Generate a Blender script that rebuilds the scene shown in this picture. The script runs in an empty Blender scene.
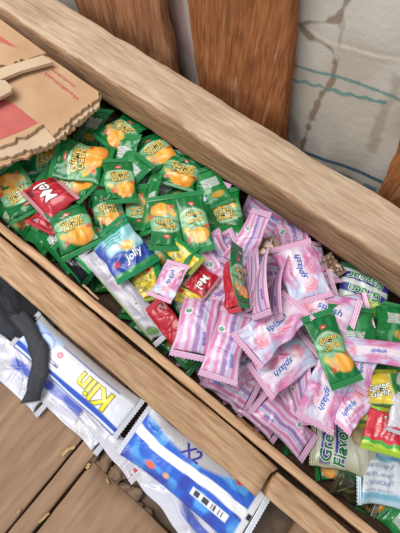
import bpy, bmesh, math, random
import numpy as np
from mathutils import Vector, Matrix, noise as mnoise

C = bpy.context.scene.collection
scn = bpy.context.scene

# ------------------------------------------------------------------ camera
F_PX, TH, CAM_H = 400.0, math.radians(69), 0.45
_n = math.hypot(1430, 1134)
Rv = np.array([1430 / _n, 1134 / _n, 0.0])
Fv = np.array([-1134 / _n, 1430 / _n, 0.0])
FW = Fv * math.cos(TH) + np.array([0, 0, -math.sin(TH)])
UP = Fv * math.sin(TH) + np.array([0, 0, math.cos(TH)])
EYE = np.array([0, 0, CAM_H])


def ray(px, py):
    return Rv * (px - 200) / F_PX + UP * (266.5 - py) / F_PX + FW


def at(px, py, z):
    d = ray(px, py)
    return EYE + d * ((z - CAM_H) / d[2])


def aty(px, py, y):
    d = ray(px, py)
    return EYE + d * (y / d[1])


cam = bpy.data.cameras.new('camera')
cam.sensor_fit = 'VERTICAL'
cam.sensor_height = 24.0
cam.lens = 24.0 * F_PX / 533.0
cam.clip_start = 0.01
co = bpy.data.objects.new('camera', cam)
C.objects.link(co)
m = Matrix.Identity(4)
for i in range(3):
    m[i][0], m[i][1], m[i][2], m[i][3] = Rv[i], UP[i], -FW[i], EYE[i]
co.matrix_world = m
scn.camera = co


# ------------------------------------------------------------------ colour
def lin(c):
    c = np.asarray(c, float) / 255.0
    return np.where(c <= 0.04045, c / 12.92, ((c + 0.055) / 1.055) ** 2.4)


def L4(c):
    return tuple(lin(c)) + (1.0,)


def sst(a, b, x):
    t = np.clip((x - a) / (b - a), 0, 1)
    return t * t * (3 - 2 * t)


def mix(col, c, mask):
    return col * (1 - mask[..., None]) + lin(c) * mask[..., None]


def vnoise(x, y, seed):
    """smooth value noise in numpy"""
    xi, yi = np.floor(x), np.floor(y)
    fx, fy = x - xi, y - yi
    fx, fy = fx * fx * (3 - 2 * fx), fy * fy * (3 - 2 * fy)

    def h(a, b):
        v = np.sin(a * 127.1 + b * 311.7 + seed * 74.7) * 43758.5453
        return v - np.floor(v)
    return (h(xi, yi) * (1 - fx) + h(xi + 1, yi) * fx) * (1 - fy) + (h(xi, yi + 1) * (1 - fx) + h(xi + 1, yi + 1) * fx) * fy


# ------------------------------------------------------------------ materials
def new_mat(name):
    mt = bpy.data.materials.new(name)
    mt.use_nodes = True
    nt = mt.node_tree
    b = nt.nodes['Principled BSDF']
    return mt, nt, b


def film_mat(name, rough, bump=0.15, coat=0.0, spec=0.5):
    mt, nt, b = new_mat(name)
    a = nt.nodes.new('ShaderNodeAttribute')
    a.attribute_name = 'print'
    nt.links.new(a.outputs['Color'], b.inputs['Base Color'])
    b.inputs['Roughness'].default_value = rough
    b.inputs['Coat Weight'].default_value = coat
    b.inputs['Coat Roughness'].default_value = 0.15
    b.inputs['Specular IOR Level'].default_value = spec
    tc = nt.nodes.new('ShaderNodeTexCoord')
    nz = nt.nodes.new('ShaderNodeTexNoise')
    nz.inputs['Scale'].default_value = 130
    nz.inputs['Detail'].default_value = 2
    nt.links.new(tc.outputs['Object'], nz.inputs['Vector'])
    bp = nt.nodes.new('ShaderNodeBump')
    bp.inputs['Strength'].default_value = bump
    bp.inputs['Distance'].default_value = 0.002
    nt.links.new(nz.outputs['Fac'], bp.inputs['Height'])
    nt.links.new(bp.outputs['Normal'], b.inputs['Normal'])
    return mt


def wood_mat(name, c1, c2, c3, axis='X', streak=0.5, rough=0.75, fine=1.0, bump=0.5, dark=(60, 40, 25)):
    mt, nt, b = new_mat(name)
    N, K = nt.nodes.new, nt.links.new
    tc = N('ShaderNodeTexCoord')

    def nz(along, across, detail=4, dist=0.0):
        mp = N('ShaderNodeMapping')
        s = [across] * 3
        s['XYZ'.index(axis)] = along
        mp.inputs['Scale'].default_value = s
        K(tc.outputs['Object'], mp.inputs['Vector'])
        n = N('ShaderNodeTexNoise')
        n.inputs['Scale'].default_value = 1.0
        n.inputs['Detail'].default_value = detail
        n.inputs['Distortion'].default_value = dist
        K(mp.outputs['Vector'], n.inputs['Vector'])
        return n
    g = nz(26 * fine, 260 * fine, 6, 0.4)
    r = N('ShaderNodeValToRGB')
    r.color_ramp.elements[0].position = 0.28
    r.color_ramp.elements[0].color = L4(c1)
    r.color_ramp.elements[1].position = 0.72
    r.color_ramp.elements[1].color = L4(c3)
    e = r.color_ramp.elements.new(0.5)
    e.color = L4(c2)
    K(g.outputs['Fac'], r.inputs['Fac'])
    big = nz(9, 30, 5, 0.6)
    rb = N('ShaderNodeValToRGB')
    rb.color_ramp.elements[0].position = 0.35
    rb.color_ramp.elements[0].color = (0.86, 0.83, 0.80, 1)
    rb.color_ramp.elements[1].position = 0.65
    rb.color_ramp.elements[1].color = (1.1, 1.1, 1.1, 1)
    K(big.outputs['Fac'], rb.inputs['Fac'])
    mu = N('ShaderNodeMix')
    mu.data_type = 'RGBA'
    mu.blend_type = 'MULTIPLY'
    mu.inputs['Factor'].default_value = 1.0
    K(r.outputs['Color'], mu.inputs['A'])
    K(rb.outputs['Color'], mu.inputs['B'])
    st = nz(11, 150, 5, 0.5)
    rs = N('ShaderNodeValToRGB')
    rs.color_ramp.elements[0].position = 0.60
    rs.color_ramp.elements[0].color = (0, 0, 0, 1)
    rs.color_ramp.elements[1].position = 0.70
    rs.color_ramp.elements[1].color = (streak, streak, streak, 1)
    K(st.outputs['Fac'], rs.inputs['Fac'])
    m2 = N('ShaderNodeMix')
    m2.data_type = 'RGBA'
    K(rs.outputs['Color'], m2.inputs['Factor'])
    K(mu.outputs['Result'], m2.inputs['A'])
    m2.inputs['B'].default_value = L4(dark)
    K(m2.outputs['Result'], b.inputs['Base Color'])
    b.inputs['Roughness'].default_value = rough
    b.inputs['Specular IOR Level'].default_value = 0.25
    bp = N('ShaderNodeBump')
    bp.inputs['Strength'].default_value = bump
    bp.inputs['Distance'].default_value = 0.0025
    K(g.outputs['Fac'], bp.inputs['Height'])
    K(bp.outputs['Normal'], b.inputs['Normal'])
    return mt


def plain_mat(name, c1, c2, scale=60, rough=0.8, bump=0.2, spec=0.3):
    mt, nt, b = new_mat(name)
    N, K = nt.nodes.new, nt.links.new
    tc = N('ShaderNodeTexCoord')
    n = N('ShaderNodeTexNoise')
    n.inputs['Scale'].default_value = scale
    n.inputs['Detail'].default_value = 5
    K(tc.outputs['Object'], n.inputs['Vector'])
    r = N('ShaderNodeValToRGB')
    r.color_ramp.elements[0].position = 0.3
    r.color_ramp.elements[1].position = 0.7
    r.color_ramp.elements[0].color = L4(c1)
    r.color_ramp.elements[1].color = L4(c2)
    K(n.outputs['Fac'], r.inputs['Fac'])
    K(r.outputs['Color'], b.inputs['Base Color'])
    b.inputs['Roughness'].default_value = rough
    b.inputs['Specular IOR Level'].default_value = spec
    bp = N('ShaderNodeBump')
    bp.inputs['Strength'].default_value = bump
    bp.inputs['Distance'].default_value = 0.002
    K(n.outputs['Fac'], bp.inputs['Height'])
    K(bp.outputs['Normal'], b.inputs['Normal'])
    return mt


FILM = film_mat('printed_film', 0.27, 0.35, 0.2, 0.42)
MATTE = film_mat('dull_film', 0.7, 0.3, 0.0, 0.25)
SACKM = film_mat('woven_sack', 0.75, 0.35, 0.0, 0.2)
BEAM_W = wood_mat('beam_wood', (170, 144, 120), (190, 165, 140), (206, 184, 160), 'X', 0.25, bump=0.35, dark=(138, 108, 84))
SAWN_W = wood_mat('sawn_beam_side', (140, 104, 78), (170, 134, 104), (192, 158, 126), 'X', 0.6, bump=0.6, dark=(100, 68, 46))
BOARD_W = wood_mat('board_wood', (150, 116, 86), (176, 142, 110), (194, 164, 132), 'X', 0.45, dark=(112, 80, 56))
SLAT_W = wood_mat('slat_wood', (164, 126, 94), (192, 155, 120), (210, 178, 144), 'X', 0.4, dark=(120, 86, 60))
RED_W = wood_mat('red_plank_wood', (116, 68, 40), (148, 92, 54), (172, 114, 72), 'Z', 0.55, dark=(192, 150, 120))
FLOOR_W = wood_mat('floor_wood', (136, 108, 86), (149, 120, 96), (160, 131, 106), 'Y', 0.12, fine=0.5, dark=(118, 92, 76))
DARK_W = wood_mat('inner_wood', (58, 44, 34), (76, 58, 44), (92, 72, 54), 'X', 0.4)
CARD = plain_mat('cardboard', (178, 142, 108), (194, 160, 126), 25, 0.85, 0.1)
CARDL = plain_mat('cardboard_light', (188, 164, 136), (202, 178, 150), 25, 0.85, 0.1)
CARDRED = plain_mat('cardboard_red_print', (176, 88, 82), (190, 104, 96), 40, 0.85, 0.1)
SOIL = plain_mat('dark_ground', (82, 68, 58), (120, 102, 88), 45, 0.95, 0.6)
WALLM = plain_mat('back_sheet', (88, 76, 66), (110, 96, 84), 10, 0.9, 0.2)
STRAPM = plain_mat('black_strap', (50, 52, 58), (66, 68, 74), 200, 0.7, 0.3)
BARKM = plain_mat('bark_fibre', (108, 74, 48), (160, 118, 82), 150, 0.9, 0.8)
CHIPM = plain_mat('wood_chip', (168, 140, 96), (196, 168, 116), 100, 0.9, 0.3)


# ------------------------------------------------------------------ object helpers
def tag(o, label=None, cat=None, group=None, kind=None):
    if label: o['label'] = label
    if cat: o['category'] = cat
    if group: o['group'] = group
    if kind: o['kind'] = kind
    return o


def empty(name, loc=(0, 0, 0)):
    o = bpy.data.objects.new(name, None)
    o.empty_display_size = 0.02
    C.objects.link(o)
    o.location = loc
    return o


def mesh_obj(name, verts, faces, mats, parent=None, cols=None, fmat=None, smooth=True, mw=None):
    me = bpy.data.meshes.new(name)
    me.from_pydata([tuple(v) for v in verts], [], [tuple(int(i) for i in f) for f in faces])
    for mt in (mats if isinstance(mats, (list, tuple)) else [mats]):
        me.materials.append(mt)
    if fmat is not None:
        me.polygons.foreach_set('material_index', np.asarray(fmat, dtype=np.int32))
    me.polygons.foreach_set('use_smooth', np.full(len(me.polygons), smooth, dtype=bool))
    if cols is not None:
        at_ = me.color_attributes.new('print', 'FLOAT_COLOR', 'POINT')
        c = np.ones((len(me.vertices), 4), dtype=np.float32)
        c[:, :3] = cols
        at_.data.foreach_set('color', c.ravel())
    me.update()
    o = bpy.data.objects.new(name, me)
    C.objects.link(o)
    if parent is not None:
        o.parent = parent
    if mw is not None:
        o.matrix_world = mw
    return o


# text -> flat triangles, unit height, centred
_tc = {}


def text_mesh(s, offset=0.0, shear=0.0, bold=0.0):
    k = (s, offset, shear)
    if k in _tc: return _tc[k]
    cu = bpy.data.curves.new('t', 'FONT')
    cu.body = s
    cu.size = 1.0
    cu.offset = offset
    cu.shear = shear
    cu.resolution_u = 3
    cu.align_x = 'CENTER'
    ob = bpy.data.objects.new('t', cu)
    C.objects.link(ob)
    me = bpy.data.meshes.new_from_object(ob.evaluated_get(bpy.context.evaluated_depsgraph_get()))
    bm = bmesh.new()
    bm.from_mesh(me)
    bmesh.ops.triangulate(bm, faces=bm.faces[:])
    for _ in range(3):
        ed = [e for e in bm.edges if e.calc_length() > 0.16]
        if not ed: break
        bmesh.ops.subdivide_edges(bm, edges=ed, cuts=1)
        bmesh.ops.triangulate(bm, faces=bm.faces[:])
    bm.to_mesh(me)
    bm.free()
    v = np.array([tuple(x.co)[:2] for x in me.vertices])
    f = [tuple(p.vertices) for p in me.polygons]
    bpy.data.objects.remove(ob)
    bpy.data.curves.remove(cu)
    bpy.data.meshes.remove(me)
    v[:, 1] -= 0.33
    _tc[k] = (v, f)
    return _tc[k]


# ------------------------------------------------------------------ wood
def plank(name, mat, p0, p1, yz, n=60, rough=0.0012, seed=0, parent=None, endj=0.0, wob=0.0, side=None):
    """loft a cross-section yz [(a,b)...] along p0->p1 (X or any direction); a is sideways, b is up"""
    p0, p1 = Vector(p0), Vector(p1)
    ax = (p1 - p0).normalized()
    ref = Vector((0, 0, 1)) if abs(ax.z) < 0.8 else Vector((0, -1, 0))
    front, side = side, ref.cross(ax).normalized()
    upv = ax.cross(side).normalized()
    rnd = random.Random(seed)
    # densify + round section
    pts = []
    k = len(yz)
    for i in range(k):
        a, b = Vector(yz[i]), Vector(yz[(i + 1) % k])
        m_ = max(2, int((b - a).length / 0.008))
        for j in range(m_):
            t = j / m_
            if j == 0:
                prev = Vector(yz[i - 1])
                pts.append(a + (prev - a).normalized() * 0.0015)
                pts.append(a + (b - a).normalized() * 0.0015)
            else:
                pts.append(a.lerp(b, t))
    M = len(pts)
    vs, fs = [], []
    for i in range(n + 1):
        t = i / n
        c = p0.lerp(p1, t)
        for j, q in enumerate(pts):
            e = 0.0
            if i in (0, n):
                e = endj * mnoise.noise(Vector((q.x * 90, q.y * 90, seed * 7.1)))
            w = c + side * q.x + upv * q.y + ax * e
            dv = mnoise.noise_vector(Vector((w.x * 14, w.y * 40, w.z * 40)) + Vector((seed * 3.3,) * 3)) * rough * 1.6
            dv += mnoise.noise_vector(Vector((w.x * 60, w.y * 120, w.z * 120)) + Vector((seed * 5.3,) * 3)) * rough * 0.6
            lw = mnoise.noise(Vector((t * 4.0, seed * 2.7, 0))) * wob
            vs.append(w + dv + side * lw)
    for i in range(n):
        for j in range(M):
            j2 = (j + 1) % M
            fs.append((i * M + j, i * M + j2, (i + 1) * M + j2, (i + 1) * M + j))
    fs.append(tuple(range(M - 1, -1, -1)))
    fs.append(tuple(n * M + j for j in range(M)))
    o = mesh_obj(name, vs, fs, [mat] + ([front] if front else []), parent)
    if front:      # the rough sawn side of the timber
        for p in o.data.polygons:
            if p.normal.y < -0.55: p.material_index = 1
    return o


def rect(y0, y1, z0, z1):
    return [(y0, z0), (y1, z0), (y1, z1), (y0, z1)]


FLOOR_Z = -0.062
trough = empty('wooden_trough', (0, 0, 0))
tag(trough, 'long wooden trough of rough boards full of small sachets', 'trough')
TX0, TX1 = -0.80, 0.46
# plank() uses side = ref x ax : for +X axis side = +Y
plank('back_beam', BEAM_W, (TX0, 0, 0), (TX1, 0, 0), [(0.250, 0.0), (0.316, 0.002), (0.317, 0.048), (0.252, 0.050)], 110, 0.0022, 3, trough, wob=0.003, side=SAWN_W)
plank('front_board', BOARD_W, (TX0, 0, 0), (0.0835, 0, 0), [(-0.021, -0.058), (0.012, -0.058), (0.0125, 0.019), (-0.0215, 0.020)], 90, 0.0013, 5, trough, 0.004, 0.0025)
plank('front_board', BOARD_W, (0.0885, 0, 0), (TX1, 0, 0), [(-0.015, -0.058), (0.009, -0.058), (0.0095, 0.018), (-0.0145, 0.019)], 50, 0.0013, 9, trough, 0.004, 0.0015)
plank('inner_slat', SLAT_W, (TX0, 0, 0), (TX1, 0, 0), [(0.0165, -0.056), (0.0255, -0.056), (0.0255, 0.020), (0.0165, 0.021)], 110, 0.001, 11, trough, wob=0.0012)
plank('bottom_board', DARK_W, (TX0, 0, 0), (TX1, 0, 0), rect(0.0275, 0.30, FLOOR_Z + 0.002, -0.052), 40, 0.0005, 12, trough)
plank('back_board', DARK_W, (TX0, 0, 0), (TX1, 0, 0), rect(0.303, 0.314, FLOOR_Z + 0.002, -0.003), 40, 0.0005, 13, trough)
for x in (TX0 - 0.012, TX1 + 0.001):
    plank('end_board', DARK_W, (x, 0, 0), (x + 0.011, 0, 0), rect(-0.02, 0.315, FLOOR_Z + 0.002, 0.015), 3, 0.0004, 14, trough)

# ------------------------------------------------------------------ floor + back wall
fl = plank('floor', SOIL, (-1.0, 0, 0), (0.75, 0, 0), rect(-0.75, 0.50, -0.11, -0.078), 30, 0.0006, 20)
tag(fl, kind='structure')
rr = random.Random(4)


def fboard(x0, x1, y0, y1, z, seed):
    o = plank('floor_board', FLOOR_W, ((x0 + x1) / 2, y0, 0), ((x0 + x1) / 2, y1, 0), rect(-(x1 - x0) / 2, (x1 - x0) / 2, z - 0.014, z), 40, 0.0006, seed, fl, 0.002)
    return o


for i, (x0, x1, y0, y1) in enumerate([(-0.560, -0.39, -0.7, 0.45), (-0.385, -0.245, -0.7, 0.45), (-0.240, -0.0960, -0.7, 0.45),
                                      (-0.0932, -0.0728, -0.7, 0.45), (-0.0690, 0.062, -0.7, -0.113), (0.068, 0.25, -0.7, -0.113),
                                      (0.15, 0.42, -0.088, 0.45), (0.256, 0.5, -0.7, -0.104), (-0.75, -0.565, -0.7, 0.45), (0.43, 0.6, -0.088, 0.45)]):
    fboard(x0, x1, y0, y1, FLOOR_Z - (0.007 if y0 > -0.5 else 0.0), 30 + i)

wl = plank('wall_back', WALLM, (-1.0, 0, 0), (0.75, 0, 0), rect(0.40, 0.42, -0.078, 0.55), 10, 0.0005, 50)
tag(wl, kind='structure')


# leaning reddish planks behind the trough (run along Z)
PALE_W = wood_mat('pale_plank_wood', (124, 80, 52), (152, 104, 72), (174, 126, 92), 'Z', 0.5, dark=(186, 150, 122))


def wallplank(xb0, xb1, y, label, seed, lean=-0.165, zt=0.5, th=0.016, mat=None):
    zb = FLOOR_Z + 0.002
    w = (xb1 - xb0) / 2
    xc = (xb0 + xb1) / 2
    z0 = zb + abs(lean) * w * 1.05
    o = plank('wooden_plank', mat or RED_W, (xc + lean * (z0 - 0.03), y, z0), (xc + lean * (zt - 0.03), y, zt), rect(-w, w, -th / 2, th / 2), 70, 0.0012, seed, None, 0.003, 0.002)
    return tag(o, label, 'plank')


wallplank(-0.500, -0.318, 0.345, 'reddish-brown wall plank behind the beam, beside the pink sack strip', 61, mat=PALE_W)
wallplank(-0.272, -0.134, 0.347, 'broad reddish-brown plank with pale scratches between the two sacks', 62)
wallplank(0.009, 0.12, 0.347, 'reddish-brown plank showing one corner past the stained white sack', 63)


# sacks on the wall
def dist_poly(X, Z, pl):
    d = np.full(X.shape, 9.0)
    for (a, b) in zip(pl[:-1], pl[1:]):
        ax_, az = a
        bx, bz = b
        t = np.clip(((X - ax_) * (bx - ax_) + (Z - az) * (bz - az)) / ((bx - ax_) ** 2 + (bz - az) ** 2 + 1e-12), 0, 1)
        d = np.minimum(d, np.hypot(X - ax_ - t * (bx - ax_), Z - az - t * (bz - az)))
    return d


def wall_sheet(name, x0, x1, z0, z1, y, paint, label, seed, nx=230, nz=300, amp=0.004):
    xs, zs = np.linspace(x0, x1, nx), np.linspace(z0, z1, nz)
    X, Z = np.meshgrid(xs, zs)
    Y = y + amp * (vnoise(X * 14, Z * 9, seed) - 0.5) + amp * 0.5 * (vnoise(X * 40, Z * 22, seed + 2) - 0.5)
    X = X - 0.165 * (Z - 0.03)
    cols = paint(X, Z).reshape(-1, 3)
    vf = np.stack([X, Y, Z], -1).reshape(-1, 3)
    vb = vf + np.array([0, 0.0025, 0])
    n = nx * nz
    q = [(r * nx + c, r * nx + c + 1, (r + 1) * nx + c + 1, (r + 1) * nx + c) for r in range(nz - 1) for c in range(nx - 1)]
    fs = q + [(a + n, d + n, c_ + n, b + n) for (a, b, c_, d) in q]
    bd = [c for c in range(nx)] + [r * nx + nx - 1 for r in range(1, nz)] + [(nz - 1) * nx + c for c in range(nx - 2, -1, -1)] + [r * nx for r in range(nz - 2, 0, -1)]
    for a, b in zip(bd, bd[1:] + bd[:1]):
        fs.append((b, a, a + n, b + n))
    o = mesh_obj(name, np.vstack([vf, vb]), fs, SACKM, cols=np.vstack([cols, cols]))
    return tag(o, label, 'sack')


YS = 0.362


def P(*pts):
    return [tuple(aty(x, y, YS)[[0, 2]]) for x, y in pts]


def paint_sack(X, Z):
    col = np.ones(X.shape + (3,)) * lin((204, 200, 190))
    n1 = vnoise(X * 22, Z * 14, 5)
    col = mix(col, (182, 172, 158), sst(0.45, 0.8, n1) * 0.7)
    wob = 0.003 * (vnoise(X * 160, Z * 160, 3) - 0.5)
    # upper panel warmer
    d = dist_poly(X, Z, P((288, 20), (330, 42), (365, 52), (410, 62)))
    col = mix(col, (214, 204, 186), sst(0.0026, 0.0012, d + wob * 0.5))
    col = mix(col, (150, 138, 122), sst(0.0032, 0.0018, np.abs(d - 0.0045)) * 0.35 * (vnoise(X * 30, Z * 30, 8)))
    for pl, w, s in (([(352, -10), (345, 5), (338, 18), (325, 22), (310, 22), (296, 25)], 0.0042, 0.75),
                     ([(299, 24), (310, 36), (322, 42), (333, 50), (337, 66), (331, 82), (321, 96), (314, 112), (308, 128), (302, 146), (296, 165)], 0.0042, 0.8),
                     ([(343, 20), (340, 35), (338, 60)], 0.0028, 0.35), ([(398, 80), (390, 100), (378, 125), (372, 150)], 0.010, 0.4), ([(290, 120), (300, 150)], 0.012, 0.4)):
        d = dist_poly(X, Z, P(*pl)) + (vnoise(X * 120, Z * 120, 11) - 0.5) * 0.006
        col = mix(col, (128, 108, 90), sst(w, w * 0.2, d) * s)
    teal = (88, 140, 136)
    d = dist_poly(X, Z, P((290, 65), (315, 72), (335, 76), (360, 84), (400, 99), (430, 110)))
    col = mix(col, teal, sst(0.0024, 0.0012, d + wob * 0.4) * 0.85)
    wave = [(290 + i * 2, 78 + i * 0.5 + 2.6 * abs(math.sin(i * 0.42))) for i in range(48)]
    d = dist_poly(X, Z, P(*wave))
    col = mix(col, teal, sst(0.0022, 0.0011, d + wob * 0.4) * 0.8)
    wave = [(335 + i * 2, 92 + i * 0.36 + 2.2 * abs(math.sin(i * 0.36))) for i in range(26)]
    d = dist_poly(X, Z, P(*wave))
    col = mix(col, teal, sst(0.0020, 0.0010, d + wob * 0.4) * 0.7)
    band = P((300, 152), (322, 158), (345, 165), (385, 182), (420, 196))
    d = dist_poly(X, Z, band)
    col = mix(col, (72, 104, 124), sst(0.0036, 0.0022, d))
    band2 = P((300, 161), (322, 168), (345, 176), (385, 194), (420, 208))
    d = dist_poly(X, Z, band2)
    col = mix(col, (104, 130, 140), sst(0.007, 0.005, d + wob) * (0.45 + 0.5 * (vnoise(X * 120, Z * 60, 9) > 0.5)))
    return col


wall_sheet('woven_sack', -0.165, 0.035, FLOOR_Z + 0.02, 0.42, YS, paint_sack, 'stained white woven sack with teal wavy print lines behind the beam', 3)


def paint_pink(X, Z):
    col = np.ones(X.shape + (3,)) * lin((186, 156, 152))
    d = dist_poly(X, Z, P((182, -20), (186, 20), (192, 50), (200, 95)))
    col = mix(col, (208, 200, 190), sst(0.010, 0.007, d))
    d2 = dist_poly(X, Z, P((160, 40), (185, 48)))
    col = mix(col, (196, 188, 178), sst(0.0, 0.01, P((170, 46))[0][1] - Z) * (d > 0.008))
    col = mix(col, (204, 178, 174), sst(0.3, 0.8, vnoise(X * 60, Z * 30, 2)) * 0.5)
    d3 = dist_poly(X, Z, P((192, 50), (194, 70), (197, 86)))
    col = mix(col, (110, 92, 80), sst(0.002, 0.0005, d3) * 0.8)
    return col


wall_sheet('woven_sack', -0.335, -0.255, FLOOR_Z + 0.02, 0.42, YS + 0.006, paint_pink, 'faded pink and white sack strip showing between two reddish planks', 8, 60, 150)


def paint_left(X, Z):
    col = np.ones(X.shape + (3,)) * lin((186, 182, 176))
    return mix(col, (160, 152, 142), sst(0.4, 0.8, vnoise(X * 30, Z * 30, 4)) * 0.6)


wall_sheet('woven_sack', -0.66, -0.49, FLOOR_Z + 0.02, 0.42, YS + 0.01, paint_left, 'pale grey sack corner above the far end of the beam', 9, 50, 60)

# ------------------------------------------------------------------ sachet prints  (u,v in -1..1, asp = L/W)
def ell(u, v, cu, cv, ru, rv, soft=0.12):
    d = np.sqrt(((u - cu) / ru) ** 2 + ((v - cv) / rv) ** 2)
    return sst(1 + soft, 1 - soft, d)


def p_green(u, v, asp, rng):
    col = np.ones(u.shape + (3,)) * lin((30, 142, 72))
    glow = np.exp(-((u * 0.9) ** 2 + ((v - 0.02) * 1.7) ** 2) * 1.6)
    col = mix(col, (190, 222, 190), np.clip(glow * 0.9, 0, 1))
    arc = sst(0.08, 0.0, np.abs(v - (0.46 - 0.22 * u * u)))
    col = mix(col, (214, 234, 206), arc * 0.75 * sst(1.0, 0.6, np.abs(u)))
    col = mix(col, (18, 112, 58), sst(0.42, 0.56, v + 0.22 * u * u))
    col = mix(col, (16, 116, 56), sst(-0.30, -0.7, v - 0.10 * u))
    sw = sst(0.10, 0.0, np.abs(v + 0.14 + 0.18 * u))
    col = mix(col, (34, 110, 40), sw * 0.8)
    # round orange with ribs
    r = ell(u, v, 0.28, -0.54, 0.60, 0.56 / asp * 1.1)
    col = mix(col, (238, 164, 56), r)
    ribs = 0.5 + 0.5 * np.sin((u - 0.28) * 11 + (v + 0.46) * 3)
    col = mix(col, (248, 204, 112), r * ribs * 0.7 * sst(-0.9, -0.4, v))
    col = mix(col, (206, 112, 42), r * sst(0.25, 0.55, (u - 0.32) * 0.7 - (v + 0.46)) * 0.6)
    for (a, b, ra, rb, c) in ((-0.42, -0.42, 0.26, 0.10, (222, 182, 120)), (-0.32, -0.60, 0.24, 0.10, (228, 168, 112)),
                              (-0.62, -0.30, 0.18, 0.09, (232, 196, 96)), (-0.5, -0.66, 0.12, 0.07, (204, 92, 66)), (0.82, -0.25, 0.14, 0.08, (206, 84, 60))):
        col = mix(col, c, ell(u, v, a, b, ra, rb * 1.2, 0.25))
    col = mix(col, (206, 52, 52), ell(u, v, -0.02, 0.66, 0.22, 0.07, 0.2))
    col = mix(col, (238, 214, 204), ell(u, v, -0.02, 0.66, 0.13, 0.022, 0.2))
    return col


def p_greenback(u, v, asp, rng):
    col = np.ones(u.shape + (3,)) * lin((26, 122, 62))
    col = mix(col, (60, 150, 86), sst(0.5, 0.9, vnoise(u * 2 + 5, v * 3, rng)) * 0.6)
    box = (np.abs(u - 0.1) < 0.55) & (np.abs(v - 0.25) < 0.28)
    col = mix(col, (208, 216, 208), box * 0.85)
    tx = box & (np.sin(v * 60) > 0.2) & (vnoise(u * 22, v * 20, 3) > 0.35)
    col = mix(col, (70, 84, 80), tx * 0.7)
    fin = sst(0.14, 0.10, np.abs(u + 0.2)) * (v < 0)
    col = mix(col, (112, 176, 130), fin * 0.6)
    col = mix(col, (208, 160, 70), ell(u, v, 0.35, -0.55, 0.4, 0.2, 0.2) * 0.8)
    return col


def p_splash(u, v, asp, rng):
    col = np.ones(u.shape + (3,)) * lin((216, 188, 214))
    w = 0.10 * np.sin(v * 5 + rng)
    band = sst(0.46, 0.70, np.abs(u) + w)
    col = mix(col, (198, 98, 158), band * (0.62 + 0.30 * np.sin(v * 8 + u * 4)))
    sw = np.sin(u * 6 + np.sin(v * 4 + rng) * 1.6 + v * 2)
    col = mix(col, (212, 116, 170), sst(0.45, 0.95, sw) * 0.8)
    sk = np.exp(-((v + 0.62) ** 2) * 5)
    col = mix(col, (190, 214, 238), sst(0.25, 0.6, vnoise(u * 2.2 + 9, v * 3 + 4, rng)) * sk * 0.95)
    col = mix(col, (196, 216, 238), sst(0.62, 0.8, vnoise(u * 2.2 + 3, v * 3 + 1, rng + 3)) * 0.6)
    fs_ = sst(0.58, 0.75, vnoise(u * 9 + rng, v * 2.5, rng + 9))
    col = mix(col, (204, 118, 180), fs_ * 0.45)
    col = mix(col, (232, 222, 234), sst(0.6, 0.78, vnoise(u * 7 + 3, v * 3.2 + 1, rng + 12)) * 0.6)
    # rose
    cu, cv, rr_ = 0.10, -0.58, 0.38
    d = np.sqrt(((u - cu) / rr_) ** 2 + ((v - cv) / (rr_ / asp * 1.05)) ** 2)
    a = np.arctan2((v - cv) * asp, u - cu)
    rose = sst(1.12 + 0.1 * np.sin(a * 5), 0.86 + 0.1 * np.sin(a * 5), d)
    col = mix(col, (226, 122, 146), rose * 0.9)
    col = mix(col, (248, 206, 214), rose * sst(0.1, 0.8, np.sin(d * 16 + a * 3 + 2 * np.sin(a * 2))) * 0.8)
    for uc, vc, ln_ in ((0.42, 0.18, 0.42), (0.56, 0.12, 0.30), (-0.50, 0.22, 0.36)):
        e = np.abs(u - uc - 0.035 * np.sin(v * 38 + uc * 9))
        col = mix(col, (216, 74, 108), sst(0.05, 0.02, e) * (np.abs(v - vc) < ln_) * 0.7)
    # white plate behind the word, red script under it
    col = mix(col, (238, 224, 234), sst(0.36, 0.2, np.abs(u + 0.06)) * sst(0.85, 0.6, np.abs(v - 0.22)) * 0.8)
    sc = (np.abs(u - 0.38) < 0.16) & (np.abs(v - 0.15) < 0.5) & (vnoise(u * 16 + 3, v * 26, 7 + rng) > 0.56)
    col = mix(col, (224, 100, 130), sc * 0.5)
    sc = (np.abs(u + 0.46) < 0.12) & (np.abs(v - 0.2) < 0.45) & (vnoise(u * 16 + 3, v * 22, 17 + rng) > 0.58)
    col = mix(col, (226, 110, 140), sc * 0.45)
    return col


def p_splashback(u, v, asp, rng):
    col = np.ones(u.shape + (3,)) * lin((212, 190, 210))
    for c, w, rgb, k in ((-0.78, 0.16, (206, 108, 164), 0.85), (-0.30, 0.14, (206, 116, 170), 0.8), (0.13, 0.18, (152, 110, 172), 0.85), (0.42, 0.09, (160, 172, 212), 0.8),
                         (0.68, 0.13, (200, 98, 156), 0.85), (0.95, 0.08, (206, 160, 200), 0.6)):
        col = mix(col, rgb, sst(w, w * 0.55, np.abs(u - c)) * k)
    ln = (np.abs(u - 0.13) < 0.11) & (np.abs(v - 0.1) < 0.55) & (vnoise(u * 26, v * 40, 4) > 0.55)
    col = mix(col, (118, 96, 170), ln * 0.7)
    bx = (np.abs(u + 0.52) < 0.19) & (np.abs(v - 0.34) < 0.19 / asp * 1.1)
    col = mix(col, (240, 240, 240), bx * 0.8)
    d = np.sqrt(((u + 0.52) / 0.14) ** 2 + ((v - 0.34) / (0.14 / asp)) ** 2)
    col = mix(col, (64, 150, 116), bx * sst(0.5, 0.2, np.abs(d - 0.8)))
    col = mix(col, (70, 156, 120), bx * sst(0.4, 0.2, d) * 0.8)
    return col


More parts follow.
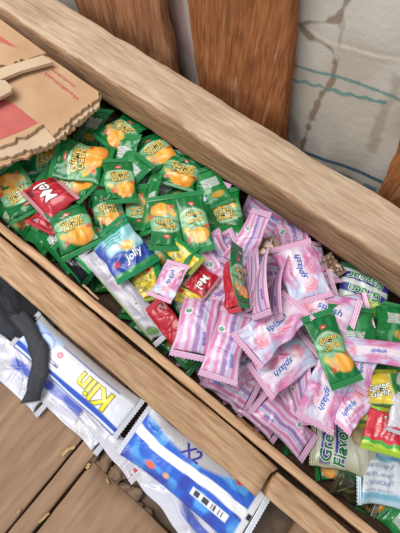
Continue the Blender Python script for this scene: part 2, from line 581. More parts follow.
def p_red(u, v, asp, rng):
    col = np.ones(u.shape + (3,)) * lin((184, 36, 52))
    col = mix(col, (168, 26, 44), sst(0.4, 0.9, vnoise(u * 1.5 + 4, v * 2, rng)) * 0.5)
    d = np.sqrt(((u + 0.1) / 0.5) ** 2 + ((v + 0.55) / (0.5 / asp)) ** 2)
    col = mix(col, (224, 110, 118), sst(0.07, 0.02, np.abs(d - 0.9)) * 0.7)
    col = mix(col, (60, 30, 34), ell(u, v, 0.55, 0.82, 0.28, 0.16, 0.2) * 0.7)
    return col


def p_redlime(u, v, asp, rng):
    col = np.ones(u.shape + (3,)) * lin((208, 56, 70))
    for c in (-0.45, -0.2, 0.05, 0.3):
        ln = (np.abs(u - c) < 0.07) & (np.abs(v - 0.1) < 0.55) & (vnoise(u * 20, v * 26, 3 + c) > 0.45)
        col = mix(col, (238, 196, 196), ln * 0.75)
    col = mix(col, (70, 50, 46), ell(u, v, -0.2, 0.72, 0.14, 0.10, 0.2))
    col = mix(col, (236, 214, 190), ell(u, v, -0.2, 0.72, 0.07, 0.05, 0.2))
    e = v + 0.06 * np.sin(u * 9)
    col = mix(col, (72, 168, 70), sst(-0.60, -0.64, e))
    col = mix(col, (176, 206, 64), sst(-0.80, -0.84, e))
    return col


def p_blue(u, v, asp, rng):
    col = np.ones(u.shape + (3,)) * lin((134, 196, 204))
    e = v + 0.1 * np.sin(u * 3)
    col = mix(col, (20, 132, 92), sst(0.72, 0.78, v))
    wv = sst(0.25, 0.7, np.sin(v * 42 + 1.0 * np.sin(u * 8)))
    col = mix(col, (16, 128, 112), wv * (np.abs(u + 0.15) < 0.55) * sst(0.30, 0.36, v) * sst(0.74, 0.7, v))
    col = mix(col, (208, 232, 236), sst(0.30, 0.10, np.abs(v - 0.12)) * 0.5)
    col = mix(col, (44, 70, 160), sst(-0.12, -0.22, e))
    col = mix(col, (52, 80, 170), sst(0.55, 0.8, -u + 0.2 * v) * sst(0.8, 0.6, v))
    col = mix(col, (236, 186, 96), ell(u, v, 0.30, 0.02, 0.30, 0.22, 0.15))
    col = mix(col, (248, 222, 160), ell(u, v, 0.22, 0.10, 0.18, 0.10, 0.2))
    col = mix(col, (230, 226, 240), ell(u, v, -0.25, 0.14, 0.22, 0.10, 0.3))
    col = mix(col, (204, 60, 72), ell(u, v, -0.6, -0.45, 0.14, 0.11, 0.3))
    col = mix(col, (130, 178, 212), sst(0.55, 0.8, vnoise(u * 3, v * 4, 3)) * sst(-0.2, -0.4, v) * 0.7)
    col = mix(col, (60, 150, 84), sst(-0.80, -0.86, v))
    return col


def p_silver(u, v, asp, rng):
    col = np.ones(u.shape + (3,)) * lin((176, 174, 186))
    col = mix(col, (204, 204, 212), sst(0.5, 0.8, vnoise(u * 2, v * 5, rng)))
    ln = (np.abs(u - 0.42) < 0.36) & (np.sin(u * 26) > 0.1) & (np.abs(v) < 0.8) & (vnoise(u * 30, v * 60, 5) > 0.5)
    col = mix(col, (140, 134, 160), ln * 0.7)
    col = mix(col, (188, 140, 164), ell(u, v, -0.3, 0.2, 0.22, 0.2, 0.4) * 0.5)
    col = mix(col, (92, 130, 66), ell(u, v, -0.35, -0.86, 0.45, 0.09, 0.25))
    col = mix(col, (150, 176, 84), sst(-0.78, -0.95, u) * (v < 0.5))
    return col


def p_yellow(u, v, asp, rng):
    col = np.ones(u.shape + (3,)) * lin((214, 186, 46))
    col = mix(col, (232, 212, 100), sst(0.4, 0.8, vnoise(u * 2 + 1, v * 2, rng)) * 0.6)
    col = mix(col, (38, 140, 70), sst(0.66, 0.74, u))
    col = mix(col, (236, 226, 150), sst(0.10, 0.04, np.abs(u - 0.60)))
    col = mix(col, (204, 140, 60), ell(u, v, -0.5, -0.1, 0.3, 0.4, 0.35) * 0.6)
    col = mix(col, (60, 110, 54), sst(-0.70, -0.8, v))
    return col


def p_yellowgreen(u, v, asp, rng):
    col = np.ones(u.shape + (3,)) * lin((222, 196, 52))
    d = vnoise(u * 7, v * 9, rng + 5)
    col = mix(col, (126, 130, 110), (d > 0.55) * (u < 0.25) * (np.abs(v) < 0.7) * 0.75)
    col = mix(col, (28, 142, 72), sst(0.45, 0.55, u + 0.1 * v))
    col = mix(col, (34, 138, 70), sst(0.62, 0.7, v))
    col = mix(col, (214, 60, 50), ell(u, v, 0.1, 0.55, 0.18, 0.14, 0.2))
    return col


def p_lime(u, v, asp, rng):
    col = np.ones(u.shape + (3,)) * lin((212, 222, 214))
    col = mix(col, (24, 128, 70), sst(0.18, 0.34, v - 0.15 * u))
    e = np.abs(v + 0.12 + 0.1 * u)
    col = mix(col, (66, 62, 156), sst(0.17, 0.14, e))
    e = np.abs(v + 0.62 + 0.1 * u)
    col = mix(col, (66, 62, 156), sst(0.17, 0.14, e))
    l = ell(u, v, -0.35, 0.28, 0.50, 0.30, 0.1)
    col = mix(col, (128, 182, 62), l)
    col = mix(col, (196, 216, 104), ell(u, v, -0.28, 0.20, 0.26, 0.14, 0.4) * 0.9)
    return col


def p_flavbean(u, v, asp, rng):
    col = np.ones(u.shape + (3,)) * lin((198, 198, 182))
    for c in (0.62, 0.12):
        e = np.abs(v - c + 0.04 * u)
        col = mix(col, (62, 58, 150), sst(0.20, 0.17, e) * sst(0.95, 0.8, np.abs(u)))
    l = ell(u, v, 0.40, -0.52, 0.42, 0.30, 0.1)
    col = mix(col, (186, 150, 116), l)
    col = mix(col, (214, 184, 150), ell(u, v, 0.32, -0.46, 0.22, 0.14, 0.4))
    col = mix(col, (150, 112, 84), l * sst(0.72, 1.0, ((u - 0.4) / 0.42) ** 2 + ((v + 0.52) / 0.30) ** 2) * 0.8)
    l = ell(u, v, 0.95, -0.40, 0.26, 0.22, 0.1)
    col = mix(col, (176, 134, 100), l)
    col = mix(col, (150, 146, 70), sst(-0.5, -1.0, u) * 0.5)
    return col


def p_lightblue(u, v, asp, rng):
    col = np.ones(u.shape + (3,)) * lin((176, 206, 218))
    col = mix(col, (214, 222, 230), sst(0.62, 0.5, np.abs(u)))
    ln = (np.abs(u) < 0.52) & (np.sin(u * 20) > 0.0) & (v > -0.35) & (v < 0.9) & (vnoise(u * 20, v * 30, 8) > 0.4)
    col = mix(col, (110, 112, 160), ln * 0.65)
    col = mix(col, (118, 176, 202), sst(0.12, 0.08, np.abs(np.abs(u) - 0.70)))
    return col


def p_dark(u, v, asp, rng):
    col = np.ones(u.shape + (3,)) * lin((26, 34, 40))
    col = mix(col, (206, 212, 218), ell(u, v, -0.1, 0.1, 0.35, 0.36, 0.15) * (vnoise(u * 5, v * 9, 2) > 0.35))
    col = mix(col, (226, 206, 50), ell(u, v, 0.25, 0.48, 0.22, 0.08, 0.2))
    col = mix(col, (22, 150, 78), sst(0.60, 0.66, np.abs(u + 0.1)))
    col = mix(col, (28, 140, 70), sst(0.72, 0.8, v))
    return col


def p_klin(u, v, asp, rng):
    col = np.ones(u.shape + (3,)) * lin((226, 230, 240))
    col = mix(col, (178, 176, 180), sst(0.50, 0.72, u))
    ln = (np.abs(u - 0.62) < 0.05) & (v < 0.35) & (v > -0.75)
    col = mix(col, (120, 112, 168), ln * 0.8)
    col = mix(col, (156, 192, 238), sst(0.42, 0.75, vnoise(u * 2.2 + 2, v * 5, 4)) * sst(0.25, 0.55, v) * 0.9)
    sp = np.abs(np.hypot((u - 0.2) / 0.5, (v - 0.62) / 0.2) - 0.8)
    col = mix(col, (112, 116, 196), sst(0.14, 0.05, sp) * 0.7)
    col = mix(col, (206, 70, 92), ell(u, v, 0.20, 0.30, 0.17, 0.055, 0.2))
    col = mix(col, (236, 190, 200), ell(u, v, 0.20, 0.30, 0.06, 0.02, 0.2))
    bx = (np.abs(u + 0.30) < 0.085) & (np.abs(v - 0.33) < 0.13)
    col = mix(col, (60, 62, 120), bx * 0.9)
    col = mix(col, (214, 214, 236), bx & (np.abs(u + 0.30) < 0.05) & (vnoise(u * 30, v * 50, 3) > 0.5))
    col = mix(col, (46, 84, 186), sst(-0.56, -0.62, u + 0.05 * np.sin(v * 4)))
    col = mix(col, (218, 226, 242), sst(-0.80, -0.84, u))
    col = mix(col, (66, 100, 190), sst(-0.91, -0.94, u))
    return col


def p_bluewash(u, v, asp, rng):
    col = np.ones(u.shape + (3,)) * lin((44, 98, 206))
    col = mix(col, (88, 166, 234), sst(0.5, 0.8, vnoise(u * 3 + 1, v * 7, 6)) * 0.9)
    col = mix(col, (52, 62, 160), sst(0.55, 0.8, vnoise(u * 2.4 + 7, v * 6 + 3, 9)) * (u < -0.1) * 0.8)
    sil = sst(0.46, 0.62, u + 0.16 * np.sin(v * 3 + 1.6) - 0.25 * sst(0.2, -0.9, v) )
    col = mix(col, (186, 186, 192), sil * sst(-0.6, -0.35, v))
    st = np.abs(u - 0.06 + 0.04 * np.sin(v * 4)) 
    col = mix(col, (240, 241, 244), sst(0.185, 0.165, st))
    col = mix(col, (226, 228, 236), sst(-0.88, -0.91, v))
    bx = (np.abs(u + 0.42) < 0.13) & (np.abs(v + 0.42) < 0.30)
    col = mix(col, (236, 238, 242), bx * 1.0)
    bars = bx & (np.abs(u + 0.42) < 0.10) & (np.sin(v * 210 + 3 * np.sin(v * 57)) > 0.1) & (np.abs(v + 0.42) < 0.27)
    col = mix(col, (30, 32, 50), bars * 0.95)
    sq = (np.abs(u - 0.05) < 0.12) & (np.abs(v + 0.955) < 0.035)
    col = mix(col, (34, 36, 44), sq * 1.0)
    col = mix(col, (232, 106, 78), ell(u, v, -0.62, 0.55, 0.12, 0.08, 0.2))
    col = mix(col, (214, 170, 120), ell(u, v, -0.60, 0.28, 0.10, 0.05, 0.3))
    col = mix(col, (206, 60, 60), ell(u, v, 0.80, -0.62, 0.1, 0.05, 0.3))
    col = mix(col, (228, 190, 60), ell(u, v, 0.86, -0.52, 0.1, 0.04, 0.3))
    return col


def p_wrap(u, v, asp, rng):
    col = np.ones(u.shape + (3,)) * lin((204, 204, 216))
    w = 0.5 * vnoise(v * 3 + rng, u * 0.5, rng)
    col = mix(col, (84, 100, 184), sst(0.34, 0.22, np.abs(u - 0.55 + w)) * sst(0.2, 0.4, vnoise(v * 2.5, u, rng + 3)))
    col = mix(col, (176, 178, 206), sst(0.05, 0.02, np.abs(u + 0.05 + w * 0.7)) * 0.8)
    col = mix(col, (186, 178, 176), sst(0.6, 0.8, vnoise(u * 1.4 + 4, v * 4 + rng, rng + 2)) * 0.5)
    return col


def p_clear(u, v, asp, rng):
    col = np.ones(u.shape + (3,)) * lin((200, 196, 206))
    col = mix(col, (196, 188, 200), sst(0.06, 0.02, np.abs(u + 0.3 - 0.6 * vnoise(v * 2 + rng, u * 0.3, rng))) * 0.7)
    col = mix(col, (206, 60, 74), ell(u, v, 0.1, -0.95, 0.7, 0.08, 0.3))
    return col


def p_black(u, v, asp, rng):
    col = np.ones(u.shape + (3,)) * lin((34, 36, 42))
    return mix(col, (48, 50, 58), sst(0.5, 0.8, vnoise(u * 3, v * 3, rng)))


def p_brown(u, v, asp, rng):
    col = np.ones(u.shape + (3,)) * lin((122, 92, 72))
    return mix(col, (206, 190, 170), sst(0.6, 0.8, vnoise(u * 4, v * 6, rng)))


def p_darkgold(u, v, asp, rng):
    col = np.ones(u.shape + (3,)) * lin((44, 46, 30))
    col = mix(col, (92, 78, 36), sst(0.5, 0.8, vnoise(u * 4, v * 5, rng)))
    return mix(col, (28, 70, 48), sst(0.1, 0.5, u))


GOLD, INK = (240, 206, 104), (30, 36, 20)
# text items: (string, cu, cv (in -1..1), height rel. to width, rotation deg, colour, outline colour, shear, outline offset)
KIND = {
    'green': dict(f=p_green, seal=((24, 118, 60), (52, 146, 84)), t=0.17, txt=[('Ginger', -0.04, 0.27, 0.35, 7, GOLD, INK, 0.25), ('Garlic', 0.04, 0.02, 0.35, 7, GOLD, INK, 0.25)]),
    'greenback': dict(f=p_greenback, seal=((24, 118, 60), (60, 150, 90)), t=0.15, txt=[]),
    'splash': dict(f=p_splash, seal=((214, 152, 190), (232, 196, 218)), t=0.15, txt=[('splash', -0.06, 0.16, 0.36, 90, (66, 92, 180), (240, 240, 250), 0.3)]),
    'splashback': dict(f=p_splashback, seal=((200, 150, 188), (224, 190, 212)), t=0.17, txt=[('splash', 0.50, -0.55, 0.20, 90, (62, 92, 180), None, 0.3)]),
    'red': dict(f=p_red, seal=((188, 40, 56), (200, 196, 202)), t=0.2, txt=[('Mel', 0.05, 0.1, 0.55, 0, (244, 236, 236), (90, 20, 30), 0.1)]),
    'redplain': dict(f=p_red, seal=((180, 36, 52), (206, 80, 92)), t=0.16, txt=[]),
    'redlime': dict(f=p_redlime, seal=((176, 206, 64), (150, 190, 60)), t=0.14, txt=[]),
    'blue': dict(f=p_blue, seal=((20, 122, 80), (40, 150, 100)), t=0.2, txt=[('Jolly', 0.25, -0.42, 0.36, 8, (236, 240, 250), (36, 56, 140), 0.3)]),
    'silver': dict(f=p_silver, seal=((196, 196, 206), (222, 222, 230)), t=0.3, txt=[]),
    'yellow': dict(f=p_yellow, seal=((196, 176, 50), (120, 140, 60)), t=0.22, txt=[('Ginger', 0.04, 0.22, 0.26, 12, (236, 240, 236), INK, 0.2), ('Garlic', 0.06, -0.16, 0.26, 12, (236, 240, 236), INK, 0.2)]),
    'yellowgreen': dict(f=p_yellowgreen, seal=((196, 180, 60), (60, 140, 70)), t=0.22, txt=[]),
    'lime': dict(f=p_lime, seal=((24, 112, 62), (40, 136, 80)), t=0.22, txt=[('Green', 0.0, -0.12, 0.38, -4, (40, 136, 70), (236, 240, 236), 0.2), ('Flavour', 0.0, -0.62, 0.36, -4, (40, 136, 70), (236, 240, 236), 0.2)]),
    'flavbean': dict(f=p_flavbean, seal=((150, 146, 90), (196, 196, 180)), t=0.18, txt=[('Green', 0.0, 0.62, 0.46, -2, (36, 110, 62), (226, 232, 226), 0.15), ('Flavour', 0.0, 0.10, 0.46, -2, (36, 110, 62), (226, 232, 226), 0.15)]),
    'lightblue': dict(f=p_lightblue, seal=((170, 206, 220), (206, 224, 232)), t=0.14, txt=[]),
    'dark': dict(f=p_dark, seal=((24, 110, 60), (30, 36, 40)), t=0.2, txt=[]),
    'klin': dict(f=p_klin, seal=((208, 212, 222), (186, 188, 198)), t=0.34, txt=[('Klin', -0.06, -0.42, 0.90, 90, (244, 224, 40), (150, 140, 60), 0.0)]),
    'bluewash': dict(f=p_bluewash, seal=((220, 224, 234), (196, 200, 214)), t=0.26, txt=[('X2', 0.60, 0.14, 0.46, -90, (62, 60, 160), None, 0.1)]),
    'wrap': dict(f=p_wrap, seal=((206, 206, 216), (180, 182, 200)), t=0.2, txt=[]),
    'clear': dict(f=p_clear, seal=((206, 204, 210), (186, 184, 192)), t=0.2, txt=[]),
    'black': dict(f=p_black, seal=((46, 48, 54), (60, 62, 68)), t=0.2, txt=[]),
    'brown': dict(f=p_brown, seal=((122, 92, 72), (190, 170, 150)), t=0.2, txt=[]),
    'darkgold': dict(f=p_darkgold, seal=((60, 60, 40), (90, 86, 50)), t=0.18, txt=[]),
}


class Sachet:
    """a pillow pack: shape arrays first (local space), mesh objects later"""

    def __init__(s, kind, L, W, seed, bend=0.0, crumple=2.2, thick=None, nu=38, nv=58, twist=0.0, fold=0.0):
        rng = random.Random(seed)
        s.kind, s.L, s.W, s.seed = kind, L, W, seed
        K = KIND[kind]
        s.sl = min(0.0068, L * 0.10)
        Lb = L - 2 * s.sl
        s.Lb = Lb
        t = (K['t'] if thick is None else thick) * W
        u, v = np.meshgrid(np.linspace(-1, 1, nu), np.linspace(-1, 1, nv))
        u = np.sign(u) * np.abs(u) ** 0.9
        s.u, s.v = u, v
        body = np.clip(1 - u ** 2, 0, 1) ** 0.55 * np.clip(1 - np.abs(v) ** 3.2, 0, 1) ** 0.7
        h = t / 2 * body
        X = u * W / 2 * (1 - 0.07 * (1 - v ** 4))
        X = X + 0.022 * W * crumple * (vnoise(v * 2.2 + seed * .37, u * 0.6, seed) - 0.5) * 2
        Y = v * Lb / 2 + 0.012 * L * crumple * (vnoise(u * 1.2 + seed * .21, v * 0.6, seed + 5) - 0.5) * 2
        mid = bend * L * (v ** 2 - 0.4) + twist * W * u * v + 0.02 * W * np.sin(v * 3 + rng.random() * 6) * u + fold * L * np.abs(v - 0.15)
        # creases
        cr = np.zeros_like(u)
        for k in range(9):
            a = rng.uniform(0, math.pi)
            px, py = rng.uniform(-.8, .8) * W / 2, rng.uniform(-.9, .9) * Lb / 2
            d = (X - px) * math.cos(a) + (Y - py) * math.sin(a)
            e = (X - px) * -math.sin(a) + (Y - py) * math.cos(a)
            wd = rng.uniform(0.025, 0.07) * W
            cr += rng.choice((-1, 1, 1)) * rng.uniform(0.3, 1.0) * np.exp(-(d / wd) ** 2) * np.exp(-(e / (0.5 * W)) ** 2)
        rad = np.sin(u * rng.uniform(8, 13) + rng.random() * 6) * np.abs(v) ** 5 * 0.9
        lo = (vnoise(u * 1.4 + seed, v * 2.2, seed) - 0.5) * 2
        mask = np.clip(1 - u ** 4, 0, 1) * np.clip(1 - v ** 8, 0, 1)
        amp = crumple * 0.016 * W
        top = mid + h + (cr * amp * 1.1 + rad * amp + lo * amp * 1.6) * mask
        bot = mid - h * 0.75 + (rad * amp - lo * amp) * mask
        bot = np.minimum(bot, top - 0.0002 * mask)
        s.X, s.Y, s.top, s.bot, s.mid = X, Y, top, bot, mid
        s.nu, s.nv = nu, nv
        # seals
        s.seals = []
        for sg in (-1, 1):
            row = 0 if sg < 0 else -1
            nt_ = max(5, int(W / 0.0032))
            nc = nt_ * 2 + 1
            xs = np.linspace(-1, 1, nc)
            xr = np.interp(xs, u[row], X[row])
            zr = np.interp(xs, u[row], mid[row])
            pts, cs = [], []
            slope = (mid[row] - mid[row - sg * 3 if sg < 0 else -4])
            slope = np.interp(xs, u[row], slope) / (abs(v[row, 0] - v[3 if sg < 0 else -4, 0]) * Lb / 2)
            NR = 7
            for r in range(NR):
                f = r / (NR - 1)
                yy = sg * (Lb / 2 + s.sl * f) + np.zeros(nc)
                if r == NR - 1:
                    yy = yy - sg * 0.0011 * (np.arange(nc) % 2)
                rp = 0.00035 * (1 if r % 2 else -1) * (0 if r == 0 else 1)
                zz = zr + slope * s.sl * f + rp
                pts.append(np.stack([xr * (1 + 0.03 * f), yy, zz], -1))
                c = K['seal'][r % 2]
                cs.append(np.ones((nc, 3)) * lin(c))
            s.seals.append((np.array(pts), np.array(cs), sg))

    def cloud(s):
        a = np.stack([s.X, s.Y, s.top], -1).reshape(-1, 3)
        b = np.stack([s.X, s.Y, s.bot], -1).reshape(-1, 3)
        return np.vstack([a, b] + [p.reshape(-1, 3) for p, c, g in s.seals])

    def surf(s, x, y):
        """point on the printed face for nominal print coordinates x,y"""
        v = np.clip(y / (s.Lb / 2), -0.999, 0.999)
        u = np.clip(x / (s.W / 2), -0.999, 0.999)
        fu = (np.sign(u) * np.abs(u) ** (1 / 0.9) + 1) / 2 * (s.nu - 1)
        fv = (v + 1) / 2 * (s.nv - 1)
        i, j = np.floor(fu).astype(int), np.floor(fv).astype(int)
        i, j = np.clip(i, 0, s.nu - 2), np.clip(j, 0, s.nv - 2)
        a, b = (fu - i)[:, None], (fv - j)[:, None]
        T = np.stack([s.X, s.Y, s.top], -1)
        return (T[j, i] * (1 - a) + T[j, i + 1] * a) * (1 - b) + (T[j + 1, i] * (1 - a) + T[j + 1, i + 1] * a) * b

    def build(s, name, mw, label, cat, group=None, text=True):
        K = KIND[s.kind]
        nu, nv = s.nu, s.nv
        col = K['f'](s.u, s.v, s.L / s.W, (s.seed % 17) + 1.3)
        bk = np.ones_like(col) * (lin(K['seal'][0]) * 0.5 + lin(K['seal'][1]) * 0.5)
        n = nu * nv
        vs = [np.stack([s.X, s.Y, s.top], -1).reshape(-1, 3)]
        cs = [col.reshape(-1, 3)]
        idx = np.arange(n).reshape(nv, nu)
        # bottom shares the border
        inner = np.zeros((nv, nu), bool)
        inner[1:-1, 1:-1] = True
        bidx = idx.copy()
        bidx[inner] = n + np.arange(inner.sum())
        vs.append(np.stack([s.X, s.Y, s.bot], -1)[inner])
        cs.append(bk[inner])
        q = np.stack([idx[:-1, :-1], idx[:-1, 1:], idx[1:, 1:], idx[1:, :-1]], -1).reshape(-1, 4)
        qb = np.stack([bidx[:-1, :-1], bidx[1:, :-1], bidx[1:, 1:], bidx[:-1, 1:]], -1).reshape(-1, 4)
        fs = [tuple(f) for f in q] + [tuple(f) for f in qb]
        base = n + inner.sum()
        if text:
            for it in K['txt']:
                string, cu, cv, hh, rot, c, oc, sh = it
                ca, sa = math.cos(math.radians(rot)), math.sin(math.radians(rot))
                for lay, (colr, off) in enumerate(((oc, 0.06 if len(string) < 3 or s.kind not in ('green', 'yellow') else 0.06), (c, 0.018))):
                    if colr is None: continue
                    tv, tf = text_mesh(string, off, sh)
                    p = tv * hh * s.W * 0.5 * 1.35
                    x = p[:, 0] * ca - p[:, 1] * sa + cu * s.W / 2
                    y = p[:, 0] * sa + p[:, 1] * ca + cv * s.Lb / 2
                    pos = s.surf(x, y)
                    pos[:, 2] += (0.0003 if lay == 0 else 0.0006)
                    vs.append(pos)
                    cs.append(np.ones((len(x), 3)) * lin(colr))
                    fs += [tuple(int(i) + base for i in f) for f in tf]
                    base += len(x)
        o = mesh_obj(name, np.vstack(vs), fs, MATTE if s.kind == 'black' else FILM, cols=np.vstack(cs))
        o.matrix_world = mw
        tag(o, label, cat, group)
        for pts, c, sg in s.seals:
            r, cc, _ = pts.shape
            ix = np.arange(r * cc).reshape(r, cc)
            f = np.stack([ix[:-1, :-1], ix[:-1, 1:], ix[1:, 1:], ix[1:, :-1]], -1).reshape(-1, 4)
            if sg < 0: f = f[:, ::-1]
            # two skins so the seal has thickness
            p1 = pts.reshape(-1, 3)
            p2 = p1 - np.array([0, 0, 0.0003])
            f2 = f[:, ::-1] + r * cc
            bd = list(ix[0]) + list(ix[1:, -1]) + list(ix[-1, -2::-1]) + list(ix[-2:0:-1, 0])
            side = [(b, a, a + r * cc, b + r * cc) for a, b in zip(bd, bd[1:] + bd[:1])]
            mesh_obj('crimped_seal', np.vstack([p1, p2]), [tuple(k) for k in f] + [tuple(k) for k in f2] + side, FILM, parent=o,
                     cols=np.vstack([c.reshape(-1, 3)] * 2), smooth=False)
        return o


# ------------------------------------------------------------------ the heap: drop each sachet on what lies below
HX0, HY0, HR = -0.80, -0.02, 0.002
HN, HM = int(1.30 / HR), int(0.36 / HR)
HM_ = np.full((HN, HM), -0.0515)
BOT = -0.0515
HM_[:, : int((0.0268 - HY0) / HR)] = 0.022


def orient(cx, cy, ang, z, pitch, roll):
    a = math.radians(ang)
    p0, p1 = at(cx, cy, z), at(cx + 6 * math.cos(a), cy - 6 * math.sin(a), z)
    d = p1 - p0
    yaw = math.atan2(d[1], d[0]) - math.pi / 2
    mpp = np.linalg.norm(d) / 6
    b = a - math.pi / 2
    q = at(cx + 6 * math.cos(b), cy - 6 * math.sin(b), z) - p0
    mpq = np.linalg.norm(q) / 6
    R = Matrix.Rotation(yaw, 3, 'Z') @ Matrix.Rotation(math.radians(pitch), 3, 'X') @ Matrix.Rotation(-math.radians(roll), 3, 'Y')
    return p0, np.array(R), mpp, mpq


def settle(kind, cx, cy, ang, lpx, wpx, pitch=0, roll=0, seed=1, sink=0.93, zfix=None, heap=True, **kw):
    z = 0.0 if zfix is None else zfix
    p0, R, ml, mw_ = orient(cx, cy, ang, z, pitch, roll)
    s = Sachet(kind, lpx * ml, wpx * mw_, seed, **kw)
    pts = s.cloud()
    for it in range(4 if heap else 1):
        p0, R, _, _ = orient(cx, cy, ang, z, pitch, roll)
        w = pts @ R.T
        if not heap:
            break
        wx, wy = w[:, 0] + p0[0], w[:, 1] + p0[1]
        shift = max(0.0, 0.0297 - wy.min())
        p0 = p0 + np.array([0, shift, 0])
        wy = wy + shift
        over = max(0.0, wy.max() - 0.299)
        p0 = p0 - np.array([0, over, 0])
        wy = wy - over
        i = np.clip(((wx - HX0) / HR).astype(int), 0, HN - 1)
        j = np.clip(((wy - HY0) / HR).astype(int), 0, HM - 1)
        need = HM_[i, j] - w[:, 2]
        znew = np.quantile(need, sink) if zfix is None else zfix
        znew = max(znew, (BOT - w[:, 2]).max())
        ub = wy > 0.246
        if ub.any():
            cap = (-0.004 - w[ub, 2]).min()
            znew = min(znew, cap)
        if abs(znew - z) < 0.0004 and it > 0:
            z = znew
            break
        z = znew
    mw = Matrix([[R[r][0], R[r][1], R[r][2], (p0[0], p0[1], z)[r]] for r in range(3)] + [[0, 0, 0, 1]])
    if heap:
        np.maximum.at(HM_, (i, j), w[:, 2] + z)
    return s, mw


GS = 'green seasoning sachets'
items = []


def S(kind, cx, cy, ang, l, w, label, pitch=0, roll=0, name=None, cat='sachet', group=None, **kw):
    seed = 100 + len(items) * 7
    rq = random.Random(seed)
    kw.setdefault('bend', rq.uniform(-0.05, 0.07))
    kw.setdefault('twist', rq.uniform(-0.10, 0.10))
    if 'sink' not in kw:
        pitch += rq.uniform(-7, 7)
        roll += rq.uniform(-9, 9)
    kw.setdefault('sink', 0.93)
    s, mw = settle(kind, cx, cy, ang, l, w, pitch, roll, seed, **kw)
    nm = name or {'green': 'seasoning_sachet', 'greenback': 'seasoning_sachet', 'yellow': 'seasoning_sachet', 'yellowgreen': 'seasoning_sachet', 'dark': 'seasoning_sachet',
                  'splash': 'candy_packet', 'splashback': 'candy_packet', 'lime': 'drink_sachet', 'flavbean': 'drink_sachet', 'blue': 'drink_sachet'}.get(kind, 'sachet')
    o = s.build(nm, mw, label, cat, group)
    items.append(o)
    return o


# --- buried layer (only where gaps let it show)
rf = random.Random(11)
FILL_G = 'green sachets buried in the heap'
FILL_P = 'pink striped packets buried in the heap'
GHOST = {1, 3, 5, 16, 17, 20, 22, 24, 25, 26, 27, 28, 29, 30, 31, 32, 33, 35, 36, 42, 43, 44, 56}   # nothing of these would show
FILLERS = {}
k = 0
for row in range(4):
    for c in range(17):
        X = -0.44 + c * 0.042 + rf.uniform(-0.008, 0.008)
        Y = 0.052 + row * 0.050 + rf.uniform(-0.008, 0.008)
        d = np.array([X, Y, -0.035]) - EYE
        dep = d @ FW
        px, py = 200 + F_PX * (d @ Rv) / dep, 266.5 - F_PX * (d @ UP) / dep
        if X < -0.395 or not (-25 < px < 425 and py < 560):
            continue
        k += 1
        green = X + 0.25 * (Y - 0.14) < -0.09 or (X > 0.09)
        kind = rf.choice(('green', 'greenback', 'greenback')) if green else rf.choice(('splashback', 'splashback', 'splash'))
        s, mw = settle(kind, px, py, rf.uniform(0, 360), 52, 34, rf.uniform(-7, 7), rf.uniform(-9, 9), 900 + k, nu=20, nv=28, sink=0.95, crumple=1.3)
        if k in GHOST:
            continue
        if green:
            FILLERS[k] = s.build('seasoning_sachet', mw, 'green seasoning sachet buried under the others, mostly hidden', 'sachet', FILL_G, text=kind == 'green')
        else:
            FILLERS[k] = s.build('candy_packet', mw, 'pink and white candy packet buried under the others, mostly hidden', 'sachet', FILL_P)

# --- listed sachets, deepest first
S('splashback', 222, 398, -40, 60, 34, 'dark pink packet at the bottom beside the slat, below the crimped end', 0, 14)
S('splashback', 254, 424, -42, 60, 32, 'low pink packet by the slat under the emblem packet', 0, 14)
S('greenback', 178, 352, -45, 56, 30, 'low dark green sachet by the slat below the joined pair', 0, 14)
S('greenback', 92, 128, 60, 46, 30, 'dark green sachet in the shade just under the cardboard corner', 10, 10)
S('greenback', 60, 150, 165, 56, 32, 'green sachet half tucked under the torn cardboard edge', -6, -8)
S('greenback', 26, 168, 20, 60, 34, 'dark green sachet tucked under the cardboard above the red one', -5, 8)
S('green', 48, 156, 170, 50, 34, 'green sachet with dim orange print peeking from under the cardboard', 0, 12)
S('greenback', 28, 232, 140, 60, 40, 'dark green sachet in shade against the thin inner slat', -10, 18)
S('greenback', 52, 252, 135, 60, 34, 'plain dark green sachet wedged low beside the inner slat', 0, 20)
S('green', 12, 218, 140, 52, 30, 'green sachet with orange flecks at the far lower corner of the heap', 0, 20)
S('redplain', 50, 214, 235, 40, 30, 'plain red sachet lying beneath the red one with white letters', 0, -6)
S('redplain', 100, 206, 150, 36, 26, 'small red sachet corner showing between green sachets', 10, 0)
S('green', 100, 180, 100, 48, 32, 'green sachet squeezed beside the upright gold lettered one', 8, -25)
S('greenback', 122, 158, 70, 46, 30, 'plain green sachet back below the one nearest the beam', 5, 5)
S('green', 100, 236, 65, 40, 30, 'green sachet with gold print under the blue drink sachet', 0, -20)
S('greenback', 146, 250, 120, 70, 40, 'dark green sachet running beneath the blue drink sachet', -5, 10)
S('greenback', 128, 172, 40, 44, 32, 'plain green sachet lying between three gold lettered ones', 6, 6)
S('greenback', 210, 188, 110, 44, 34, 'green sachet back peeking from under the beam', 5, 5)
S('splash', 207, 200, 60, 46, 30, 'pink packet corner showing behind two green sachets below the beam', 5, 0)
S('splashback', 215, 250, 200, 50, 32, 'pale pink striped packet lying under the green ones mid heap', 5, 0)
S('splashback', 222, 266, 130, 64, 36, 'pink striped packet back behind the small red square packet', 6, 8)
S('splashback', 214, 296, 40, 56, 40, 'lilac striped packet in shade beneath the small red square packet', 0, 0)
S('greenback', 150, 300, 100, 50, 30, 'green sachet showing between the silver and dark red packets', 0, 0)
